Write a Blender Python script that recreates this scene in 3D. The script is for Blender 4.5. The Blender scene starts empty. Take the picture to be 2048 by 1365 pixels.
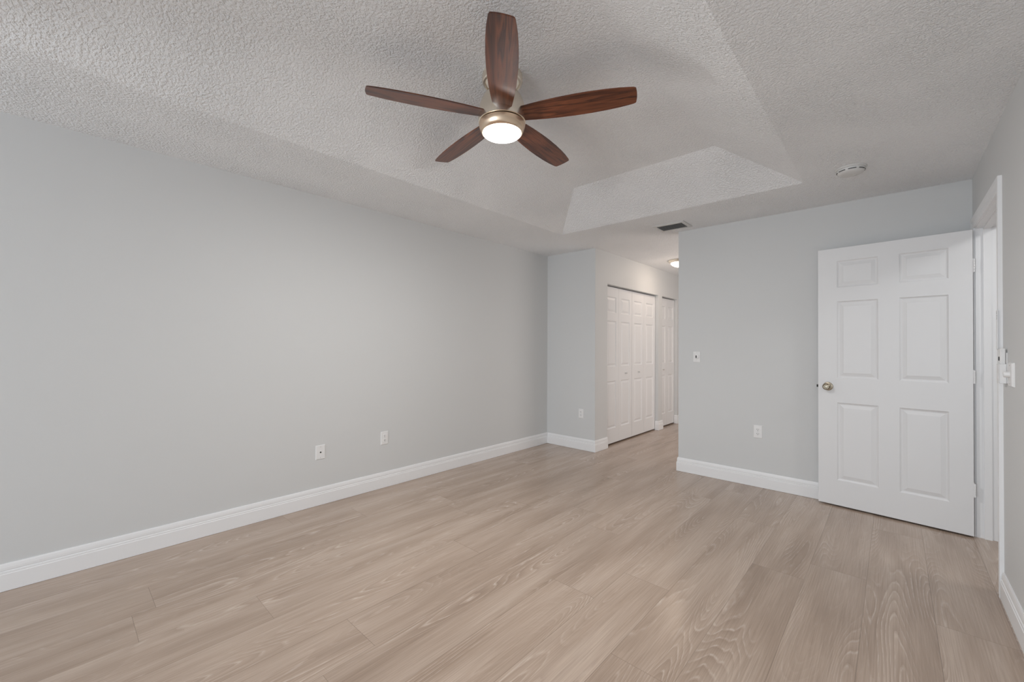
import bpy, bmesh, math, random
from mathutils import Vector, Matrix, Euler

SC = bpy.context.scene
COL = SC.collection
PI = math.pi

# ------------------------------------------------------------------ camera
F_PX, YAW, PITCH, ROLL, CAM_H, SHIFT = 834.1, 0.74078, 0.009404, 0.005104, 1.2588, 2.713
cyw, syw = math.cos(YAW), math.sin(YAW)
fw0 = Vector((-syw, cyw, 0)); rt0 = Vector((cyw, syw, 0)); up0 = Vector((0, 0, 1))
fw = fw0 * math.cos(PITCH) + up0 * math.sin(PITCH)
up2 = -fw0 * math.sin(PITCH) + up0 * math.cos(PITCH)
rt = rt0 * math.cos(ROLL) + up2 * math.sin(ROLL)
up = -rt0 * math.sin(ROLL) + up2 * math.cos(ROLL)
cam = bpy.data.cameras.new('camera')
cam.sensor_fit = 'HORIZONTAL'; cam.sensor_width = 36.0
cam.lens = F_PX / 2048 * 36.0
cam.shift_y = SHIFT / 2048
cam.clip_start = 0.02
cam_ob = bpy.data.objects.new('camera', cam); COL.objects.link(cam_ob)
m3 = Matrix((rt, up, -fw)).transposed()
cam_ob.matrix_world = Matrix.Translation((0, 0, CAM_H)) @ m3.to_4x4()
SC.camera = cam_ob

# ------------------------------------------------------------------ world, light, exposure
SC.view_settings.view_transform = 'Standard'
SC.view_settings.look = 'None'
SC.view_settings.gamma = 1.0
SC.view_settings.use_curve_mapping = False
SC.view_settings.exposure = 0.43
SC.cycles.use_denoising = True
SC.cycles.max_bounces = 14
SC.cycles.diffuse_bounces = 10
SC.cycles.sample_clamp_indirect = 4.0
SC.cycles.sample_clamp_direct = 2.5

world = bpy.data.worlds.new('World'); SC.world = world
world.use_nodes = True
bgn = world.node_tree.nodes['Background']
bgn.inputs[0].default_value = (0.80, 0.90, 1.0, 1); bgn.inputs[1].default_value = 0.6

def area_light(name, loc, rot, sx, sy, power, color):
    l = bpy.data.lights.new(name, 'AREA'); l.shape = 'RECTANGLE'; l.size = sx; l.size_y = sy
    l.energy = power; l.color = color
    o = bpy.data.objects.new(name, l); COL.objects.link(o)
    o.location = loc; o.rotation_euler = rot
    return o
# daylight through the wide glass opening in the wall behind the camera
area_light('window_daylight', (-1.4, -4.65, 1.10), (PI/2, 0, 0), 2.36, 2.04, 72, (0.87, 0.95, 1.03))
# added fill light, unseen round the corner, to brighten the closet doors
area_light('passage_fill', (-0.30, 5.90, 1.15), (0, PI/2, 0), 1.5, 1.6, 16, (1.0, 0.93, 0.89))
# lamp of the neighbouring hall beyond the open door
area_light('side_hall_lamp', (1.15, 3.4, 2.36), (0, 0, 0), 0.35, 0.35, 7.5, (0.98, 0.97, 0.96))

# ------------------------------------------------------------------ dimensions
H = 2.44
XL, XR = -3.345, 0.408          # left and right wall
YF, YS, YB = -4.60, 4.344, 4.294  # window wall, alcove wall, right part of back wall
XC, XG = -2.628, -1.621         # closet wall, free corner of the back wall
YE = 8.4                         # end of the passage
WT = 0.12

# ------------------------------------------------------------------ materials
def mat(name):
    m = bpy.data.materials.new(name); m.use_nodes = True
    nt = m.node_tree; b = nt.nodes['Principled BSDF']
    return m, nt, b
def simple(name, col, rough=0.5, metal=0.0, emit=None, spec=0.5):
    m, nt, b = mat(name)
    b.inputs['Base Color'].default_value = (*col, 1); b.inputs['Roughness'].default_value = rough
    b.inputs['Metallic'].default_value = metal; b.inputs['Specular IOR Level'].default_value = spec
    if emit:
        b.inputs['Emission Color'].default_value = (*emit[0], 1); b.inputs['Emission Strength'].default_value = emit[1]
    return m
def N(nt, typ, **kw):
    n = nt.nodes.new(typ)
    for k, v in kw.items():
        if k.startswith('_'):
            n.inputs[k[1:].replace('_', ' ')].default_value = v
        else: setattr(n, k, v)
    return n
def L(nt, a, b): nt.links.new(a, b)
def MATH(nt, op, a, b=None, clamp=False):
    n = nt.nodes.new('ShaderNodeMath'); n.operation = op; n.use_clamp = clamp
    for i, x in enumerate((a, b)):
        if x is None: continue
        if isinstance(x, (int, float)): n.inputs[i].default_value = x
        else: nt.links.new(x, n.inputs[i])
    return n.outputs[0]
def RAMP(nt, fac, stops):
    n = nt.nodes.new('ShaderNodeValToRGB'); nt.links.new(fac, n.inputs[0])
    el = n.color_ramp.elements
    while len(el) < len(stops): el.new(0.5)
    for e, (p, c) in zip(el, stops):
        e.position = p; e.color = (*c, 1) if len(c) == 3 else c
    return n.outputs[0]
def MIX(nt, fac, a, b, mode='MIX'):
    n = nt.nodes.new('ShaderNodeMix'); n.data_type = 'RGBA'; n.blend_type = mode
    for s, x in ((n.inputs[0], fac), (n.inputs[6], a), (n.inputs[7], b)):
        if isinstance(x, (int, float)): s.default_value = x
        elif isinstance(x, tuple): s.default_value = (*x, 1)
        else: nt.links.new(x, s)
    return n.outputs[2]

# grey satin wall paint with roller stipple
def wall_paint():
    m, nt, b = mat('wall_paint')
    b.inputs['Base Color'].default_value = (0.672, 0.682, 0.684, 1); b.inputs['Roughness'].default_value = 0.55
    b.inputs['Specular IOR Level'].default_value = 0.3
    tc = N(nt, 'ShaderNodeTexCoord'); n = N(nt, 'ShaderNodeTexNoise', _Scale=220.0, _Detail=3.0)
    L(nt, tc.outputs['Object'], n.inputs['Vector'])
    bp = N(nt, 'ShaderNodeBump', _Strength=0.12, _Distance=0.002)
    L(nt, n.outputs[0], bp.inputs['Height']); L(nt, bp.outputs[0], b.inputs['Normal'])
    return m
# sprayed knock-down plaster of the ceiling
def ceiling_plaster():
    m, nt, b = mat('ceiling_plaster')
    b.inputs['Base Color'].default_value = (0.92, 0.935, 0.95, 1); b.inputs['Roughness'].default_value = 0.75
    b.inputs['Specular IOR Level'].default_value = 0.25
    tc = N(nt, 'ShaderNodeTexCoord')
    n1 = N(nt, 'ShaderNodeTexNoise', _Scale=86.0, _Detail=2.2, _Roughness=0.55)
    n2 = N(nt, 'ShaderNodeTexNoise', _Scale=3.0, _Detail=2.0)
    L(nt, tc.outputs['Object'], n1.inputs['Vector']); L(nt, tc.outputs['Object'], n2.inputs['Vector'])
    h = RAMP(nt, n1.outputs[0], [(0.36, (0, 0, 0)), (0.62, (1, 1, 1))])
    amp = RAMP(nt, n2.outputs[0], [(0.3, (0.55, 0.55, 0.55)), (0.7, (1, 1, 1))])
    hh = MATH(nt, 'MULTIPLY', h, amp)
    bp = N(nt, 'ShaderNodeBump', _Strength=0.85, _Distance=0.0065)
    L(nt, hh, bp.inputs['Height']); L(nt, bp.outputs[0], b.inputs['Normal'])
    return m
# limed oak laminate planks; uv 'plank' is metres across and along the board, 'board' holds two random numbers
PW, PL = 0.2495, 1.85
def laminate():
    m, nt, b = mat('oak_laminate')
    uv = N(nt, 'ShaderNodeUVMap', uv_map='plank'); rd = N(nt, 'ShaderNodeUVMap', uv_map='board')
    sx = N(nt, 'ShaderNodeSeparateXYZ'); L(nt, uv.outputs[0], sx.inputs[0])
    rx = N(nt, 'ShaderNodeSeparateXYZ'); L(nt, rd.outputs[0], rx.inputs[0])
    u, v = sx.outputs[0], sx.outputs[1]; r1, r2 = rx.outputs[0], rx.outputs[1]
    uo = MATH(nt, 'ADD', u, MATH(nt, 'MULTIPLY', r1, 53.0)); vo = MATH(nt, 'ADD', v, MATH(nt, 'MULTIPLY', r2, 91.0))
    def noise(su, sv, detail, rough=0.5, dist=0.0):
        c = N(nt, 'ShaderNodeCombineXYZ')
        L(nt, MATH(nt, 'MULTIPLY', uo, su), c.inputs[0]); L(nt, MATH(nt, 'MULTIPLY', vo, sv), c.inputs[1])
        n = N(nt, 'ShaderNodeTexNoise', _Scale=1.0, _Detail=detail, _Roughness=rough, _Distortion=dist)
        n.noise_dimensions = '2D'
        L(nt, c.outputs[0], n.inputs['Vector']); return n.outputs[0]
    field = noise(5.0, 0.60, 1.2, 0.35, 0.15)
    wob = noise(38.0, 3.5, 2.0)
    field = MATH(nt, 'ADD', field, MATH(nt, 'MULTIPLY', wob, 0.018))
    rings = MATH(nt, 'FRACT', MATH(nt, 'MULTIPLY', field, 30.0))
    line = RAMP(nt, rings, [(0.0, (0, 0, 0)), (0.68, (0, 0, 0)), (0.86, (1, 1, 1)), (0.95, (0.1, 0.1, 0.1))])
    mask = RAMP(nt, noise(4.5, 0.8, 1.5), [(0.46, (0.12, 0.12, 0.12)), (0.70, (1, 1, 1))])
    brk = RAMP(nt, noise(60.0, 14.0, 3.0), [(0.36, (0.1, 0.1, 0.1)), (0.62, (1, 1, 1))])
    line = MATH(nt, 'MULTIPLY', MATH(nt, 'MULTIPLY', line, mask), brk)
    tone = noise(7.0, 0.9, 2.0)
    base = RAMP(nt, tone, [(0.25, (0.355, 0.268, 0.208)), (0.5, (0.435, 0.338, 0.270)), (0.78, (0.505, 0.405, 0.333))])
    early = RAMP(nt, rings, [(0.0, (0.80, 0.78, 0.77)), (0.5, (1.04, 1.04, 1.04)), (1.0, (1.04, 1.04, 1.04))])
    base = MIX(nt, MATH(nt, 'MULTIPLY', mask, 0.75), base, MIX(nt, 1.0, base, early, 'MULTIPLY'))
    streak = RAMP(nt, noise(190.0, 3.2, 3.0, 0.6), [(0.25, (0.84, 0.83, 0.82)), (0.75, (1.12, 1.12, 1.12))])
    base = MIX(nt, 0.9, base, streak, 'MULTIPLY')
    base = MIX(nt, MATH(nt, 'MULTIPLY', line, 0.62), base, (0.70, 0.60, 0.53))
    bt = RAMP(nt, r2, [(0.0, (0.96, 0.955, 0.95)), (1.0, (1.03, 1.03, 1.03))])
    base = MIX(nt, 1.0, base, bt, 'MULTIPLY')
    # micro-bevel along the board edges
    eu = MATH(nt, 'MINIMUM', u, MATH(nt, 'SUBTRACT', PW, u)); ev = MATH(nt, 'MINIMUM', v, MATH(nt, 'SUBTRACT', PL, v))
    e = MATH(nt, 'MINIMUM', eu, ev)
    seam = RAMP(nt, MATH(nt, 'MULTIPLY', e, 400.0, True), [(0.10, (1, 1, 1)), (0.45, (0, 0, 0))])
    base = MIX(nt, MATH(nt, 'MULTIPLY', seam, MATH(nt, 'ADD', MATH(nt, 'MULTIPLY', r1, 0.35), 0.5)), base, (0.10, 0.072, 0.055))
    L(nt, base, b.inputs['Base Color'])
    b.inputs['Roughness'].default_value = 0.21; b.inputs['Specular IOR Level'].default_value = 0.55
    bp = N(nt, 'ShaderNodeBump', _Strength=0.12, _Distance=0.001)
    hgt = MATH(nt, 'SUBTRACT', MATH(nt, 'MULTIPLY', noise(190.0, 3.2, 3.0, 0.6), 0.25), seam)
    L(nt, hgt, bp.inputs['Height']); L(nt, bp.outputs[0], b.inputs['Normal'])
    return m
# polished dark wood of the fan blades, grain along local x
def blade_wood():
    m, nt, b = mat('blade_walnut')
    tc = N(nt, 'ShaderNodeTexCoord'); mp = N(nt, 'ShaderNodeMapping'); mp.inputs['Scale'].default_value = (1.6, 22.0, 1.0)
    oi = N(nt, 'ShaderNodeObjectInfo')
    ad = N(nt, 'ShaderNodeVectorMath', operation='ADD'); cx = N(nt, 'ShaderNodeCombineXYZ')
    L(nt, MATH(nt, 'MULTIPLY', oi.outputs['Random'], 37.0), cx.inputs[0])
    L(nt, tc.outputs['Object'], ad.inputs[0]); L(nt, cx.outputs[0], ad.inputs[1]); L(nt, ad.outputs[0], mp.inputs[0])
    n = N(nt, 'ShaderNodeTexNoise', _Scale=1.0, _Detail=4.0, _Roughness=0.55, _Distortion=0.5); L(nt, mp.outputs[0], n.inputs['Vector'])
    w = MATH(nt, 'FRACT', MATH(nt, 'MULTIPLY', n.outputs[0], 5.0))
    c = RAMP(nt, w, [(0.0, (0.042, 0.010, 0.005)), (0.35, (0.115, 0.032, 0.013)), (0.7, (0.185, 0.056, 0.022)), (1.0, (0.075, 0.020, 0.009))])
    L(nt, c, b.inputs['Base Color'])
    b.inputs['Roughness'].default_value = 0.30; b.inputs['Coat Weight'].default_value = 0.25; b.inputs['Coat Roughness'].default_value = 0.15
    return m
def brushed(name, col, rough):
    m, nt, b = mat(name)
    b.inputs['Base Color'].default_value = (*col, 1); b.inputs['Metallic'].default_value = 1.0
    b.inputs['Roughness'].default_value = rough; b.inputs['Anisotropic'].default_value = 0.75
    tg = N(nt, 'ShaderNodeTangent', direction_type='RADIAL', axis='Z'); L(nt, tg.outputs[0], b.inputs['Tangent'])
    tc = N(nt, 'ShaderNodeTexCoord'); mp = N(nt, 'ShaderNodeMapping'); mp.inputs['Scale'].default_value = (4, 4, 900)
    n = N(nt, 'ShaderNodeTexNoise', _Scale=1.0, _Detail=2.0); L(nt, tc.outputs['Object'], mp.inputs[0]); L(nt, mp.outputs[0], n.inputs['Vector'])
    bp = N(nt, 'ShaderNodeBump', _Strength=0.06, _Distance=0.001); L(nt, n.outputs[0], bp.inputs['Height']); L(nt, bp.outputs[0], b.inputs['Normal'])
    return m

M_WALL = wall_paint(); M_CEIL = ceiling_plaster(); M_FLOOR = laminate(); M_BLADE = blade_wood()
M_TRIM = simple('white_trim_paint', (0.87, 0.875, 0.885), 0.38)
M_DOOR = simple('white_door_paint', (0.80, 0.805, 0.815), 0.42)
M_PLASTIC = simple('white_plastic', (0.83, 0.83, 0.83), 0.35)
M_SMOKE = simple('dull_white_plastic', (0.70, 0.70, 0.69), 0.45)  # one even tone, darker than the other white plastic
M_GREYPLASTIC = simple('pale_grey_plastic', (0.62, 0.62, 0.61), 0.35)
M_DARK = simple('dark_slot', (0.02, 0.02, 0.02), 0.6)
M_OPENING_SHADE = simple('opening_shade', (0.035, 0.035, 0.035), 0.8)  # near-black colour standing in for the shade inside openings
M_NICKEL = brushed('brushed_nickel', (0.88, 0.81, 0.70), 0.22)
M_RING = brushed('lamp_tinted_nickel', (0.80, 0.62, 0.46), 0.26)  # peach glow of the fan lamp put into the ring's own colour
M_BRASS = brushed('antique_nickel_knob', (0.42, 0.365, 0.28), 0.24)
M_STEEL = simple('latch_steel', (0.02, 0.018, 0.016), 0.5, 0.3)
M_LENS = simple('lit_frosted_lens', (0.9, 0.9, 0.88), 0.4, 0, ((0.98, 0.965, 0.94), 232.0))
M_HALLLENS = simple('lit_opal_glass', (0.9, 0.9, 0.88), 0.35, 0, ((1.0, 0.82, 0.66), 16.0))
M_VENT = simple('vent_enamel', (0.66, 0.66, 0.65), 0.45)
M_SLAT = simple('vent_slat_enamel', (0.42, 0.42, 0.42), 0.5)
M_SCREW = simple('screw_metal', (0.35, 0.35, 0.34), 0.4, 0.8)

# ------------------------------------------------------------------ helpers
def obj(name, bm, material, parent=None, smooth=False, bevel=0.0, angle=40):
    bmesh.ops.remove_doubles(bm, verts=bm.verts, dist=1e-6)
    bmesh.ops.recalc_face_normals(bm, faces=bm.faces)
    me = bpy.data.meshes.new(name); bm.to_mesh(me); bm.free()
    mats = material if isinstance(material, (list, tuple)) else [material]
    for m in mats: me.materials.append(m)
    o = bpy.data.objects.new(name, me); COL.objects.link(o)
    if smooth:
        me.polygons.foreach_set('use_smooth', [True] * len(me.polygons))
        me.set_sharp_from_angle(angle=math.radians(angle))
    if bevel:
        md = o.modifiers.new('bevel', 'BEVEL'); md.width = bevel; md.segments = 2; md.limit_method = 'ANGLE'; md.angle_limit = math.radians(40)
    if parent: o.parent = parent
    return o
def empty(name, loc=(0, 0, 0), rot=(0, 0, 0)):
    o = bpy.data.objects.new(name, None); COL.objects.link(o); o.empty_display_size = 0.05
    o.location = loc; o.rotation_euler = rot
    return o
def tag(o, label, cat, group=None, kind=None):
    o['label'] = label; o['category'] = cat
    if group: o['group'] = group
    if kind: o['kind'] = kind
    return o
def box(bm, a, b):
    r = bmesh.ops.create_cube(bm, size=1.0)
    s = Vector((b[0]-a[0], b[1]-a[1], b[2]-a[2])); c = Vector((a[0]+b[0], a[1]+b[1], a[2]+b[2])) / 2
    for v in r['verts']: v.co = Vector((v.co.x*s.x, v.co.y*s.y, v.co.z*s.z)) + c
    return r['verts']
def boxes(*bs):
    bm = bmesh.new()
    for a, b in bs: box(bm, a, b)
    return bm
def xf(verts, M):
    for v in verts: v.co = M @ v.co
def lathe(bm, prof, seg=48, M=None):
    """prof: (radius, z) pairs"""
    rings = []; new = []
    for r, z in prof:
        if r < 1e-6: ring = [bm.verts.new((0, 0, z))]
        else: ring = [bm.verts.new((r*math.cos(2*PI*i/seg), r*math.sin(2*PI*i/seg), z)) for i in range(seg)]
        rings.append(ring); new += ring
    for a, b in zip(rings, rings[1:]):
        if len(a) == 1 and len(b) == 1: continue
        for i in range(seg):
            j = (i+1) % seg
            if len(a) == 1: bm.faces.new((a[0], b[i], b[j]))
            elif len(b) == 1: bm.faces.new((a[i], a[j], b[0]))
            else: bm.faces.new((a[i], a[j], b[j], b[i]))
    if M is not None: xf(new, M)
    return new
def sweep(bm, prof, path, closed_prof=True):
    """sweep (d, z) profile along a plan path; d is measured to the LEFT of travel, corners mitred"""
    P = [Vector(p) for p in path]; rings = []
    for i, p in enumerate(P):
        if i == 0: t0 = t1 = (P[1]-P[0]).normalized()
        elif i == len(P)-1: t0 = t1 = (P[-1]-P[-2]).normalized()
        else: t0 = (P[i]-P[i-1]).normalized(); t1 = (P[i+1]-P[i]).normalized()
        n0 = Vector((-t0.y, t0.x)); n1 = Vector((-t1.y, t1.x)); n = n0 + n1
        n = n / (n.dot(n0))
        rings.append([bm.verts.new((p.x + n.x*d, p.y + n.y*d, z)) for d, z in prof])
    k = len(prof)
    for a, b in zip(rings, rings[1:]):
        for i in range(k): bm.faces.new((a[i], a[(i+1) % k], b[(i+1) % k], b[i]))
    bm.faces.new(rings[0]); bm.faces.new(list(reversed(rings[-1])))
BASEB = [(0.0, 0.0015), (0.015, 0.0015), (0.015, 0.086), (0.0125, 0.0885), (0.0125, 0.098), (0.0085, 0.1005), (0.0085, 0.104),
         (0.0105, 0.106), (0.010, 0.118), (0.0075, 0.131), (0.005, 0.137), (0.0, 0.137)]
def baseboard(name, paths, label):
    bm = bmesh.new()
    for p in paths: sweep(bm, BASEB, p)
    return tag(obj(name, bm, M_TRIM), label, 'baseboard', kind='structure')
def structure(name, bm, m, label, cat):
    return tag(obj(name, bm, m), label, cat, kind='structure')

def panel_face(bm, w, h, panels, y, sgn, x0=0.0, z0=0.0, dk=1.0):
    """one moulded face of a door in the local xz-plane at depth y, pressed in towards -sgn"""
    xs = sorted({0.0, w} | {p[0] for p in panels} | {p[1] for p in panels})
    zs = sorted({0.0, h} | {p[2] for p in panels} | {p[3] for p in panels})
    V = lambda x, z, d: bm.verts.new((x0+x, y - sgn*d, z0+z))
    for xa, xb in zip(xs, xs[1:]):
        for za, zb in zip(zs, zs[1:]):
            if any(p[0] <= xa and xb <= p[1] and p[2] <= za and zb <= p[3] for p in panels): continue
            bm.faces.new((V(xa, za, 0), V(xb, za, 0), V(xb, zb, 0), V(xa, zb, 0)))
    for xa, xb, za, zb in panels:
        rings = []
        k = min(1.0, (xb-xa) / 0.16)
        for ins, d in ((0, 0), (0.004*k, 0.0035), (0.010*k, 0.0065), (0.016*k, 0.0072), (0.038*k, 0.0022), (0.041*k, 0.0012)):
            d *= dk
            rings.append([V(xa+ins, za+ins, d), V(xb-ins, za+ins, d), V(xb-ins, zb-ins, d), V(xa+ins, zb-ins, d)])
        for a, b in zip(rings, rings[1:]):
            for i in range(4): bm.faces.new((a[i], a[(i+1) % 4], b[(i+1) % 4], b[i]))
        bm.faces.new(rings[-1])
def panel_door(bm, w, h, t, panels, z0=0.0, dk=1.0):
    """leaf from x=0..w, y=0..t"""
    panel_face(bm, w, h, panels, 0.0, -1, 0, z0, dk); panel_face(bm, w, h, panels, t, 1, 0, z0, dk)
    xs = sorted({0.0, w} | {p[0] for p in panels} | {p[1] for p in panels})
    zs = sorted({0.0, h} | {p[2] for p in panels} | {p[3] for p in panels})
    V = lambda x, yy, z: bm.verts.new((x, yy, z0+z))
    for za, zb in zip(zs, zs[1:]):
        for x in (0.0, w): bm.faces.new((V(x, 0, za), V(x, t, za), V(x, t, zb), V(x, 0, zb)))
    for xa, xb in zip(xs, xs[1:]):
        for z in (0.0, h): bm.faces.new((V(xa, 0, z), V(xb, 0, z), V(xb, t, z), V(xa, t, z)))

# ------------------------------------------------------------------ room shell
# floor: boards run along y; one mesh with board coordinates in its uv maps
def build_floor():
    rnd = random.Random(11)
    bm = bmesh.new(); l1 = bm.loops.layers.uv.new('plank'); l2 = bm.loops.layers.uv.new('board')
    x1 = 2.0; xe = 0.3885
    k0 = math.floor((XL - 0.15 - xe) / PW); k1 = math.ceil((x1 - xe) / PW)
    known = {-4: 2.752, -3: 2.980, -2: 3.862, -9: 0.915, -11: 0.690, -13: 0.336, -7: 1.83, -6: 0.30, -5: 1.55, -8: 2.55, -10: 1.75, -12: 2.10}
    for k in range(k0, k1):
        xa = xe + k*PW
        ya = known.get(k, rnd.uniform(0, PL))
        n0 = math.floor((YF - 0.6 - ya) / PL); n1 = math.ceil((YE + 0.2 - ya) / PL)
        for n in range(n0, n1):
            y0 = ya + n*PL; a, b = rnd.random(), rnd.random()
            cs = [(xa, y0, 0, 0), (xa+PW, y0, PW, 0), (xa+PW, y0+PL, PW, PL), (xa, y0+PL, 0, PL)]
            f = bm.faces.new([bm.verts.new((c[0], c[1], 0)) for c in cs])
            for lp, c in zip(f.loops, cs):
                lp[l1].uv = (c[2], c[3]); lp[l2].uv = (a, b)
    # keep the boards that lie under the rooms
    geom = bm.verts[:] + bm.edges[:] + bm.faces[:]
    for co, no in (((XL-0.1, 0, 0), (-1, 0, 0)), ((x1, 0, 0), (1, 0, 0)), ((0, YF-0.1, 0), (0, -1, 0)), ((0, YE+0.05, 0), (0, 1, 0))):
        bmesh.ops.bisect_plane(bm, geom=bm.verts[:] + bm.edges[:] + bm.faces[:], plane_co=co, plane_no=no, clear_outer=True)
    me = bpy.data.meshes.new('floor'); bm.to_mesh(me); bm.free(); me.materials.append(M_FLOOR)
    o = bpy.data.objects.new('floor', me); COL.objects.link(o)
    return tag(o, 'wide taupe oak laminate plank floor running through the whole room', 'floor', kind='structure')
build_floor()

# ceiling with a raised tray
TX0, TX1, TY0, TY1 = -2.585, -0.470, -0.440, 3.600
TIN, TZ = 0.462, 0.25
def build_ceiling():
    bm = bmesh.new()
    def q(*p): bm.faces.new([bm.verts.new(c) for c in p])
    X0, X1, Y0, Y1 = XL-0.1, XR+0.1, YF-0.1, YE+0.1
    q((X0, Y0, H), (X1, Y0, H), (X1, TY0, H), (X0, TY0, H)); q((X0, TY1, H), (X1, TY1, H), (X1, Y1, H), (X0, Y1, H))
    q((X0, TY0, H), (TX0, TY0, H), (TX0, TY1, H), (X0, TY1, H)); q((TX1, TY0, H), (X1, TY0, H), (X1, TY1, H), (TX1, TY1, H))
    lo = [(TX0, TY0, H), (TX1, TY0, H), (TX1, TY1, H), (TX0, TY1, H)]
    hi = [(TX0+TIN, TY0+TIN, H+TZ), (TX1-TIN, TY0+TIN, H+TZ), (TX1-TIN, TY1-TIN, H+TZ), (TX0+TIN, TY1-TIN, H+TZ)]
    for i in range(4): q(lo[i], lo[(i+1) % 4], hi[(i+1) % 4], hi[i])
    q(*hi)
    bmesh.ops.remove_doubles(bm, verts=bm.verts, dist=1e-5)
    for f in bm.faces:
        f.normal_update()
        if f.normal.z > 0: f.normal_flip()
    me = bpy.data.meshes.new('ceiling'); bm.to_mesh(me); bm.free(); me.materials.append(M_CEIL)
    o = bpy.data.objects.new('ceiling', me); COL.objects.link(o)
    return tag(o, 'white textured plaster ceiling with a raised tray in its middle', 'ceiling', kind='structure')
build_ceiling()

structure('wall_left', boxes(((XL-WT, YF-WT, 0), (XL, YE+WT, H))), M_WALL, 'long plain light grey wall on the left', 'wall')
structure('wall_alcove', boxes(((XL, YS, 0), (XC, YS+WT, H))), M_WALL, 'short light grey wall between long left wall and closet doors', 'wall')
# closet wall with two openings
O1 = (4.632, 6.155); O2 = (6.296, 6.905); OZ = 2.045
structure('wall_closet', boxes(((XC-WT, YS+WT, 0), (XC, O1[0], H)), ((XC-WT, O1[1], 0), (XC, O2[0], H)), ((XC-WT, O2[1], 0), (XC, YE, H)),
          ((XC-WT, O1[0], OZ), (XC, O1[1], H)), ((XC-WT, O2[0], OZ), (XC, O2[1], H))), M_WALL, 'warm white passage wall holding the bifold closet doors', 'wall')
structure('wall_back', boxes(((XG, YB, 0), (XR+WT, YB+WT, H))), M_WALL, 'light grey wall behind the open white door', 'wall')
structure('wall_hall', boxes(((-0.25, YB+WT, 0), (-0.25+WT, YE, H))), M_WALL, 'dressing area wall facing the closet doors', 'wall')
structure('wall_end', boxes(((XL, YE, 0), (-0.25+WT, YE+WT, H))), M_WALL, 'far end wall of the closet passage', 'wall')
# right wall with the doorway
DY0, DY1, DZ = 3.300, 4.160, 2.064
structure('wall_right', boxes(((XR, YF-WT, 0), (XR+WT, DY0-0.012, H)), ((XR, DY1+0.012, 0), (XR+WT, YB, H)), ((XR, DY0-0.012, DZ+0.012), (XR+WT, DY1+0.012, H))),
          M_WALL, 'light grey wall on the right holding the doorway', 'wall')
# wall behind the camera with a wide glazed opening
WX0, WX1, WZ0, WZ1 = -2.6, -0.2, 0.06, 2.14
structure('wall_front', boxes(((XL, YF-WT, 0), (WX0, YF, H)), ((WX1, YF-WT, 0), (XR, YF, H)), ((WX0, YF-WT, WZ1), (WX1, YF, H)), ((WX0, YF-WT, 0), (WX1, YF, WZ0))),
          M_WALL, 'grey wall with wide window behind the viewpoint', 'wall')
bmw = bmesh.new()
for x in (WX0, (WX0+WX1)/2-0.03, WX1-0.06): box(bmw, (x, YF-0.11, WZ0), (x+0.06, YF-0.07, WZ1))
for z in (WZ0, WZ1-0.06): box(bmw, (WX0+0.06, YF-0.11, z), ((WX0+WX1)/2-0.03, YF-0.07, z+0.06)); box(bmw, ((WX0+WX1)/2+0.03, YF-0.11, z), (WX1-0.06, YF-0.07, z+0.06))
structure('window_1', bmw, M_TRIM, 'wide white framed window behind the viewpoint', 'window')
# small hall beyond the doorway
structure('wall_side', boxes(((1.85, 2.2, 0), (1.97, 4.7, H)), ((XR+WT, 2.2, 0), (1.85, 2.32, H)), ((XR+WT, 4.58, 0), (1.85, 4.7, H)), ((XR+WT, 2.32, H), (1.85, 4.58, H+0.05))),
          M_WALL, 'white walls of the side hall beyond the doorway', 'wall')

# baseboards (d grows to the left of travel: travel so that the room is on the left)
baseboard('baseboard_left', [[(XL, YS), (XL, YF)]], 'white stepped baseboard along the long left wall')
baseboard('baseboard_alcove', [[(XC, O1[0]), (XC, YS), (XL+0.015, YS)]], 'white baseboard on short alcove wall wrapping to the closet')
baseboard('baseboard_closet', [[(XC-0.045, O2[0]), (XC, O2[0]), (XC, O1[1]), (XC-0.045, O1[1])], [(XC, YE), (XC, O2[1]), (XC-0.045, O2[1])]], 'white baseboard pieces on the passage wall between closet doors')
baseboard('baseboard_back', [[(XR, YB), (XG, YB), (XG, YB+WT), (-0.25, YB+WT)]], 'white stepped baseboard along grey wall behind the open door')
baseboard('baseboard_right', [[(XR, YF), (XR, 3.218)]], 'white stepped baseboard along the right wall before the doorway')

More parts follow.
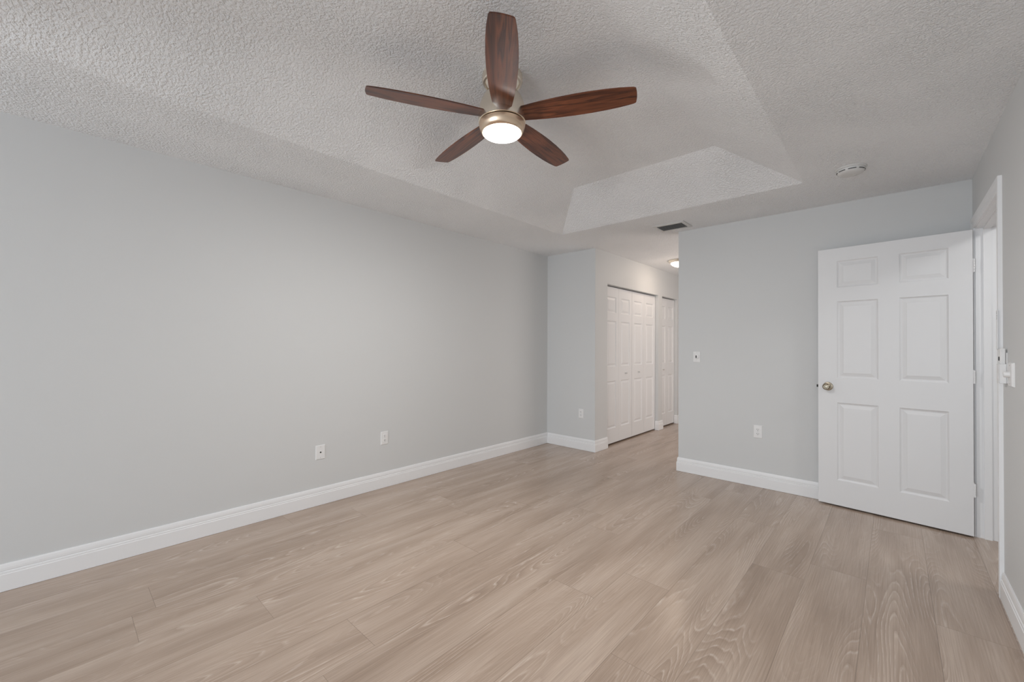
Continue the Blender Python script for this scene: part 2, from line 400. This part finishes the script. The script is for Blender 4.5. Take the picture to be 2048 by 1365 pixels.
# doorway trim: casing, jambs and stops
def doorway():
    t = empty('trim_1', (XR, (DY0+DY1)/2, 0)); tag(t, 'white moulded casing and jamb around the doorway on the right', 'door frame', kind='structure')
    off = Vector(t.location)
    def part(name, bm, bevel=0.0):
        for v in bm.verts: v.co -= off
        return obj(name, bm, M_TRIM, t, bevel=bevel)
    CW = 0.070; RV = 0.006
    def casing_prof(): return [(0, 0), (0, 0.009), (0.012, 0.0125), (0.030, 0.011), (0.050, 0.016), (CW, 0.016), (CW, 0)]   # (away from opening, out of wall)
    # one mitred sweep per piece: verts mapped from (w, out)
    def leg(y_in, sgn, z1):
        bm = bmesh.new(); a = [bm.verts.new((XR-o, y_in+sgn*w, 0.0)) for w, o in casing_prof()]
        b = [bm.verts.new((XR-o, y_in+sgn*w, z1+w)) for w, o in casing_prof()]
        k = len(a)
        for i in range(k): bm.faces.new((a[i], a[(i+1) % k], b[(i+1) % k], b[i]))
        bm.faces.new(a); bm.faces.new(b); return bm
    part('casing', leg(DY0-RV, -1, DZ+RV)); part('casing', leg(DY1+RV, 1, DZ+RV))
    bm = bmesh.new()
    a = [bm.verts.new((XR-o, DY0-RV-w, DZ+RV+w)) for w, o in casing_prof()]; b = [bm.verts.new((XR-o, DY1+RV+w, DZ+RV+w)) for w, o in casing_prof()]
    k = len(a)
    for i in range(k): bm.faces.new((a[i], a[(i+1) % k], b[(i+1) % k], b[i]))
    bm.faces.new(a); bm.faces.new(b); part('head_casing', bm)
    e = 0.0115
    part('jamb', boxes(((XR, DY0-e, 0), (XR+WT, DY0, DZ)))); part('jamb', boxes(((XR, DY1, 0), (XR+WT, DY1+e, DZ))))
    part('head_jamb', boxes(((XR, DY0-e, DZ), (XR+WT, DY1+e, DZ+e))))
    sx = XR + 0.034
    part('door_stop', boxes(((sx, DY0, 0), (sx+0.035, DY0+0.011, DZ)))); part('door_stop', boxes(((sx, DY1-0.011, 0), (sx+0.035, DY1, DZ))))
    part('head_stop', boxes(((sx, DY0+0.011, DZ-0.011), (sx+0.035, DY1-0.011, DZ))))
    part('strike_plate', boxes(((XR+0.006, DY0, 0.91), (XR+0.030, DY0+0.0015, 0.985))))
doorway()

# ------------------------------------------------------------------ six-panel door standing open
def open_door():
    hx, hy, ang, w = 0.3918, 4.1178, 0.1016, 0.8496
    d = empty('door_1', (hx, hy, 0), (0, 0, PI - ang))      # local +x runs from hinge to latch edge, local -y is towards the back wall
    tag(d, 'white six panel door standing open beside the right wall', 'door', kind='structure')
    c1, c2 = (0.112, 0.362), (0.478, 0.727)
    panels = [(a, b, za, zb) for a, b in (c1, c2) for za, zb in ((0.198, 0.813), (1.008, 1.616), (1.726, 1.937))]
    T = 0.035
    bm = bmesh.new(); panel_door(bm, w, 2.040, T, panels, 0.013)
    for v in bm.verts: v.co.y -= T            # visible face at y=0, thickness towards the back wall
    obj('slab', bm, M_DOOR, d)
    # knob on the visible face and its twin on the other
    def knob(sgn, y):
        M = Matrix.Translation((0.785, y, 0.950)) @ Matrix.Rotation(-sgn*PI/2, 4, 'X')
        bm = bmesh.new()
        lathe(bm, [(0.0, 0.0), (0.034, 0.0), (0.034, 0.003), (0.031, 0.007), (0.018, 0.010), (0.0115, 0.012), (0.0105, 0.026), (0.016, 0.032), (0.0245, 0.038),
                   (0.0275, 0.045), (0.0275, 0.052), (0.0245, 0.059), (0.019, 0.0625), (0.0175, 0.0615), (0.0155, 0.0615), (0.014, 0.063), (0.0, 0.0635)], 40, M)
        k = obj('knob', bm, M_BRASS, d, smooth=True); k['label'] = 'antique brass round door knob'
        bm = bmesh.new(); lathe(bm, [(0.0120, 0.0631), (0.0120, 0.0640), (0.0085, 0.0640), (0.0085, 0.0634)], 30, M)
        obj('groove', bm, M_DARK, k)
        bm = bmesh.new(); lathe(bm, [(0.0, 0.0645), (0.0028, 0.0645), (0.0028, 0.0630)], 16, M)
        obj('keyhole', bm, M_DARK, k)
    knob(1, 0.0); knob(-1, -T)
    l = obj('latch', boxes(((w-0.002, -0.023, 0.939), (w+0.013, -0.008, 0.959))), M_STEEL, d, bevel=0.001); l['label'] = 'dark latch bolt'
    for z in (0.317, 1.070, 1.814):
        bm = bmesh.new()
        box(bm, (-0.0022, -0.033, z-0.045), (0.0, -0.001, z+0.045))
        for k in range(5):
            za = z-0.045 + k*0.018
            lathe(bm, [(0.0, za+0.0008), (0.0042, za+0.0008), (0.0042, za+0.0172), (0.0, za+0.0172)], 14, Matrix.Translation((-0.006, 0.001, 0)))
        obj('hinge', bm, M_TRIM, d)
open_door()

# ------------------------------------------------------------------ bifold closet doors
def bifold(name, y0, y1, lead, label):
    """pair of leaves in the closet wall; lead = index of the leaf that carries the knob"""
    xf0 = XC - 0.050
    d = empty(name, (xf0, y0, 0), (0, 0, PI/2)); tag(d, label, 'closet door', 'bifold closet doors in the passage', 'structure')
    w = (y1-y0)/2; T = 0.032; hz = 2.012
    s = 0.066 if w > 0.33 else 0.058
    for i in range(2):
        bm = bmesh.new(); g = 0.0012
        panel_door(bm, w-2*g, hz, T, [(s, w-2*g-s, 0.19, 0.80), (s, w-2*g-s, 0.985, 1.575), (s, w-2*g-s, 1.68, 1.885)], 0.018, 1.5)
        for v in bm.verts: v.co.x += i*w + g        # front face at local y=0 looks towards -y (the passage), depth +y
        lf = obj('leaf', bm, M_DOOR, d)
        if i == lead:
            bm = bmesh.new()
            lathe(bm, [(0, 0), (0.008, 0), (0.006, 0.010), (0.011, 0.018), (0.013, 0.024), (0.010, 0.029), (0, 0.031)], 24,
                  Matrix.Translation((i*w + w/2, 0, 0.905)) @ Matrix.Rotation(PI/2, 4, 'X'))
            obj('knob', bm, M_GREYPLASTIC, lf, smooth=True)
ym = (O1[0]+O1[1])/2
bifold('door_2', O1[0]+0.006, ym-0.0015, 1, 'near pair of white bifold leaves in the wide closet opening')
bifold('door_3', ym+0.0015, O1[1]-0.006, 0, 'far pair of white bifold leaves in the wide closet opening')
bifold('door_4', O2[0]+0.005, O2[1]-0.005, 0, 'narrow white bifold closet door furthest down the passage')

# ------------------------------------------------------------------ ceiling fan
FX, FY = -1.524, 1.580
def fan():
    t = empty('ceiling_fan', (FX, FY, 0)); tag(t, 'five blade ceiling fan with brushed nickel body and lit lens under the tray', 'ceiling fan')
    ZC = H + TZ
    bm = bmesh.new()
    lathe(bm, [(0.0, ZC), (0.106, ZC), (0.107, ZC-0.004), (0.106, ZC-0.036), (0.101, ZC-0.043), (0.093, ZC-0.043), (0.091, ZC-0.038), (0.082, ZC-0.046), (0.060, ZC-0.060), (0.030, ZC-0.068), (0.0, ZC-0.068)], 64)
    obj('canopy', bm, M_NICKEL, t, smooth=True)
    bm = bmesh.new(); lathe(bm, [(0.0, ZC-0.066), (0.024, ZC-0.066), (0.024, 2.60), (0.0, 2.60)], 32)
    obj('downrod', bm, M_NICKEL, t, smooth=True)
    bm = bmesh.new()
    lathe(bm, [(0.0, 2.618), (0.040, 2.616), (0.066, 2.607), (0.087, 2.592), (0.102, 2.572), (0.113, 2.547), (0.121, 2.518), (0.1255, 2.485), (0.126, 2.455), (0.1245, 2.440), (0.118, 2.4365), (0.0, 2.4365)], 72)
    obj('motor_housing', bm, M_NICKEL, t, smooth=True)
    bm = bmesh.new()
    lathe(bm, [(0.0, 2.4365), (0.117, 2.4365), (0.117, 2.4335), (0.0, 2.4335)], 64); obj('seam_ring', bm, M_DARK, t, smooth=True)
    bm = bmesh.new()
    lathe(bm, [(0.0, 2.4335), (0.120, 2.4335), (0.1225, 2.430), (0.120, 2.414), (0.114, 2.397), (0.107, 2.386), (0.1035, 2.384), (0.1015, 2.387), (0.0, 2.389)], 72)
    obj('light_ring', bm, M_RING, t, smooth=True)
    bm = bmesh.new()
    lathe(bm, [(0.1012, 2.3885), (0.1005, 2.3825), (0.097, 2.3775), (0.085, 2.3735), (0.050, 2.3695), (0.0, 2.368)], 64)
    ln = obj('lens', bm, M_LENS, t, smooth=True); ln['label'] = 'glowing white frosted lens'
    # blades
    ZB, PITCHB, DROOP = 2.474, math.radians(10.5), 0.0
    stations = [(0.116, 0.050), (0.16, 0.056), (0.22, 0.0625), (0.30, 0.0685), (0.38, 0.0715), (0.46, 0.0715), (0.54, 0.068), (0.60, 0.063), (0.645, 0.0565), (0.668, 0.0525), (0.677, 0.048), (0.680, 0.043)]
    mesh0 = None
    for k in range(5):
        A = math.radians(25.7 + 72*k)
        if mesh0 is None:
            bm = bmesh.new(); top = []; bot = []; TH = 0.0055
            for r, hw in stations:
                root = r < 0.12
                row = []
                for j in range(9):
                    s = -1 + 2*j/8; y = s*hw
                    rr = r if not root else math.sqrt(max(0, 0.1245**2 - y*y)) - 0.001
                    row.append((rr + (0.004*(1-s*s) if r > 0.675 else 0), y))
                top.append([bm.verts.new((x, y, TH/2)) for x, y in row]); bot.append([bm.verts.new((x, y, -TH/2)) for x, y in row])
            for g, flip in ((top, False), (bot, True)):
                for a, b in zip(g, g[1:]):
                    for j in range(8): bm.faces.new((a[j], a[j+1], b[j+1], b[j]))
            for i in range(len(top)-1):
                for j in (0, 8): bm.faces.new((top[i][j], top[i+1][j], bot[i+1][j], bot[i][j]))
            for i in (0, -1):
                for j in range(8): bm.faces.new((top[i][j], top[i][j+1], bot[i][j+1], bot[i][j]))
            b = obj('blade', bm, M_BLADE, t, bevel=0.0012); mesh0 = b
        else:
            b = mesh0.copy(); COL.objects.link(b); b.parent = t
        b.location = (0, 0, ZB)
        b.rotation_euler = Euler((-PITCHB, 0, A), 'XYZ')     # local +y edge hangs lower
fan()

# ------------------------------------------------------------------ flush light in the passage
def hall_light():
    t = empty('ceiling_light', (-2.13, 5.735, H)); tag(t, 'round flush ceiling light glowing in the closet passage', 'ceiling light')
    bm = bmesh.new(); lathe(bm, [(0, 0), (0.165, 0), (0.168, -0.006), (0.158, -0.022), (0.142, -0.034), (0.134, -0.034), (0, -0.030)], 56)
    obj('base', bm, M_NICKEL, t, smooth=True)
    bm = bmesh.new(); lathe(bm, [(0.136, -0.031), (0.132, -0.044), (0.115, -0.062), (0.085, -0.078), (0.045, -0.088), (0, -0.091)], 56)
    g = obj('lamp_shade', bm, M_HALLLENS, t, smooth=True); g['label'] = 'glowing opal glass bowl'
hall_light()

# ------------------------------------------------------------------ air vent
def vent():
    x0, x1, y0, y1 = -1.738, -1.440, 3.925, 4.166
    gx0, gx1, gy0, gy1 = -1.712, -1.472, 3.962, 4.140
    t = empty('air_vent', ((x0+x1)/2, (y0+y1)/2, H)); tag(t, 'white metal air vent with dark slats on ceiling over the passage', 'air vent')
    o = Vector(t.location)
    def part(n, bm, m, bevel=0):
        for v in bm.verts: v.co -= o
        return obj(n, bm, m, t, bevel=bevel)
    zf = H - 0.009
    part('frame', boxes(((x0, y0, zf), (x1, gy0, H)), ((x0, gy1, zf), (x1, y1, H)), ((x0, gy0, zf), (gx0, gy1, H)), ((gx1, gy0, zf), (x1, gy1, H))), M_VENT, 0.002)
    part('backing', boxes(((gx0, gy0, H-0.0015), (gx1, gy1, H-0.0003))), M_OPENING_SHADE)  # flat dark sheet in place of the shaded duct interior
    n = 9
    for i in range(n):
        y = gy0 + (gy1-gy0)*(i+0.5)/n
        bm = bmesh.new(); vs = box(bm, (gx0, -0.0065, -0.0006), (gx1, 0.0065, 0.0006))
        xf(vs, Matrix.Translation((0, y, H-0.0055)) @ Matrix.Rotation(math.radians(28), 4, 'X'))
        part('slat', bm, M_SLAT)
    for sx in (x0+0.013, x1-0.013):
        bm = bmesh.new(); lathe(bm, [(0, -0.0105), (0.0035, -0.0095), (0.004, -0.0085)], 16, Matrix.Translation((sx, (y0+y1)/2, H)))
        part('screw', bm, M_SCREW)
vent()

# ------------------------------------------------------------------ smoke detector
def smoke():
    t = empty('smoke_detector', (-0.204, 3.513, H)); tag(t, 'round white smoke detector with dark slots on the ceiling', 'smoke detector')
    bm = bmesh.new(); lathe(bm, [(0, 0), (0.082, 0), (0.083, -0.003), (0.080, -0.009), (0.074, -0.010), (0, -0.010)], 56)
    obj('base', bm, M_SMOKE, t, smooth=True)
    bm = bmesh.new(); lathe(bm, [(0, -0.010), (0.074, -0.010), (0.0745, -0.013), (0.0735, -0.020), (0.069, -0.031), (0.062, -0.037), (0.048, -0.0405), (0, -0.042)], 56)
    c = obj('cover', bm, M_SMOKE, t, smooth=True)
    # vent slots around the rim
    for i in range(8):
        bm = bmesh.new(); A0 = math.radians(-142 + i*45)
        n = 8; wv = math.radians(33)
        for a in range(n):
            p = []
            for aa in (A0 + wv*a/n, A0 + wv*(a+1)/n):
                for rr, z in ((0.0742, -0.0215), (0.0725, -0.0252)): p.append((rr*math.cos(aa)*1.003, rr*math.sin(aa)*1.003, z))
            bm.faces.new([bm.verts.new(x) for x in (p[0], p[2], p[3], p[1])])
        bmesh.ops.remove_doubles(bm, verts=bm.verts, dist=1e-6)
        bmesh.ops.solidify(bm, geom=bm.faces[:], thickness=0.0012)
        obj('slot', bm, M_DARK, t)
    bm = bmesh.new(); lathe(bm, [(0, -0.0445), (0.011, -0.044), (0.0125, -0.0425), (0.0125, -0.0405)], 28, Matrix.Translation((0.018, 0.026, 0)))
    obj('test_button', bm, M_GREYPLASTIC, t, smooth=True)
smoke()

# ------------------------------------------------------------------ wall plates.  local: x to the right along the wall, y out of the wall = -y, z up
def plate_bm(w=0.070, h=0.114, t=0.0055):
    bm = bmesh.new()
    pts = []
    for ins, d in ((0, 0), (0, 0.002), (0.004, t), ):
        pts.append([bm.verts.new((sx*(w/2-ins), -d, sz*(h/2-ins))) for sx, sz in ((-1, -1), (1, -1), (1, 1), (-1, 1))])
    for a, b in zip(pts, pts[1:]):
        for i in range(4): bm.faces.new((a[i], a[(i+1) % 4], b[(i+1) % 4], b[i]))
    bm.faces.new(pts[-1]); bm.faces.new(list(reversed(pts[0])))
    return bm
RX = Matrix.Rotation(PI/2, 4, 'X')       # lathe axis +z -> -y
def screw(t, z, x=0.0, d=0.0055):
    bm = bmesh.new(); lathe(bm, [(0.0033, 0), (0.003, 0.0009), (0, 0.0011)], 14, Matrix.Translation((x, -d, z)) @ RX); obj('screw', bm, M_GREYPLASTIC, t, smooth=True)
def outlet(loc, rot, label):
    t = empty('wall_outlet', loc, (0, 0, rot)); tag(t, label, 'wall outlet', 'duplex wall outlets')
    obj('plate', plate_bm(), M_PLASTIC, t)
    for s in (1, -1):
        z = s*0.0195
        bm = bmesh.new(); R = 0.0168; P = []
        for i in range(32):
            a = 2*PI*i/32; P.append((R*math.cos(a), max(-0.0125, min(0.0125, R*math.sin(a)))))
        lo = [bm.verts.new((x, -0.005, z+y)) for x, y in P]; hi = [bm.verts.new((x*0.96, -0.0082, z+y*0.96)) for x, y in P]
        for i in range(32): bm.faces.new((lo[i], lo[(i+1) % 32], hi[(i+1) % 32], hi[i]))
        bm.faces.new(hi); rc = obj('receptacle', bm, M_PLASTIC, t)
        bm = boxes(((-0.0078, -0.0086, z-0.0012), (-0.0052, -0.0078, z+0.0075)), ((0.0052, -0.0086, z-0.0005), (0.0078, -0.0078, z+0.0068)))
        lathe(bm, [(0.0026, -0.0005), (0.0026, 0.0004), (0, 0.0004)], 14, Matrix.Translation((0, -0.0082, z-0.0068)) @ RX)
        obj('slots', bm, M_DARK, rc)
    screw(t, 0)
    return t
outlet((XL, 1.981, 0.437), PI/2, 'white duplex outlet on the long left wall right of blank cable plate')
outlet((-2.821, YS, 0.441), 0.0, 'white duplex outlet on short alcove wall beside the closets')
outlet((-0.906, YB, 0.497), 0.0, 'white duplex outlet on grey wall left of the open door')

t = empty('cable_plate', (XL, 1.419, 0.4135), (0, 0, PI/2)); tag(t, 'white wall plate with one small dark cable socket on long left wall', 'cable plate')
obj('plate', plate_bm(0.074, 0.112), M_PLASTIC, t)
bm = bmesh.new(); lathe(bm, [(0.0058, 0), (0.0058, 0.002), (0.0045, 0.0035), (0.0, 0.0035)], 20, Matrix.Translation((0, -0.0055, 0)) @ RX); obj('socket', bm, M_DARK, t, smooth=True)
screw(t, 0.042); screw(t, -0.042)

t = empty('light_switch', (-1.4395, YB, 1.162)); tag(t, 'white switch plate with round dial on grey wall beside the passage corner', 'light switch')
obj('plate', plate_bm(0.068, 0.106), M_PLASTIC, t)
bm = bmesh.new(); lathe(bm, [(0.022, 0), (0.021, 0.003), (0.018, 0.005), (0, 0.005)], 36, Matrix.Translation((0.004, -0.0055, 0.003)) @ RX); dl = obj('dial', bm, M_PLASTIC, t, smooth=True)
obj('toggle', boxes(((-0.009, -0.0145, 0.002), (0.002, -0.010, 0.014)), ((-0.009, -0.0145, -0.010), (0.002, -0.010, -0.001))), M_STEEL, dl, bevel=0.001)
screw(t, 0.042); screw(t, -0.030, -0.003)

# dimmer on the right wall just before the doorway (wall faces -x: local -y -> -x)
RW = -PI/2
t = empty('dimmer_switch', (XR, 2.992, 1.139), (0, 0, RW)); tag(t, 'white dimmer plate with round knob on right wall beside doorway casing', 'dimmer switch')
obj('plate', plate_bm(0.092, 0.112, 0.010), M_PLASTIC, t)
bm = bmesh.new(); lathe(bm, [(0.0145, 0), (0.0140, 0.016), (0.0125, 0.019), (0, 0.0195)], 36, Matrix.Translation((0.0, -0.010, 0)) @ RX); obj('knob', bm, M_PLASTIC, t, smooth=True)
screw(t, 0.042, d=0.010); screw(t, -0.042, d=0.010)

# remote control standing in a wall holder on the casing
t = empty('remote_holder', (XR, 3.130, 1.165), (0, 0, RW)); tag(t, 'white wall holder beside the doorway casing with a small remote in it', 'remote holder')
obj('back_plate', boxes(((-0.024, -0.0045, -0.075), (0.024, 0, 0.075))), M_PLASTIC, t, bevel=0.002)
obj('pocket', boxes(((-0.026, -0.030, -0.075), (0.026, -0.026, 0.02)), ((-0.026, -0.026, -0.075), (-0.0225, -0.0045, 0.02)), ((0.0225, -0.026, -0.075), (0.026, -0.0045, 0.02)),
              ((-0.0225, -0.026, -0.075), (0.0225, -0.0045, -0.071))), M_PLASTIC, t, bevel=0.0015)
t = empty('remote_control', (XR, 3.130, 1.165), (0, 0, RW)); tag(t, 'slim white remote control standing in the holder beside the doorway', 'remote control')
obj('body', boxes(((-0.0205, -0.0245, -0.070), (0.0205, -0.0060, 0.095))), M_PLASTIC, t, bevel=0.004)
bm = bmesh.new(); lathe(bm, [(0.0105, 0), (0.0100, 0.002), (0, 0.0022)], 24, Matrix.Translation((0, -0.0245, 0.045)) @ RX); obj('button', bm, M_DARK, t, smooth=True)

# slim white alarm box on the near door casing, with sound slits at its top
t = empty('door_alarm', (XR-0.0165, 3.228, 1.355), (0, 0, RW)); tag(t, 'slim white alarm box with dark slits on near doorway casing above the remote', 'door alarm')
obj('body', boxes(((-0.012, -0.004, -0.100), (0.012, 0.0, 0.100))), M_TRIM, t, bevel=0.002)
for i in range(5):
    z = 0.090 - i*0.0085
    obj('slit', boxes(((-0.001, -0.0043, z-0.0013), (0.010, -0.0038, z+0.0013))), M_OPENING_SHADE, t)
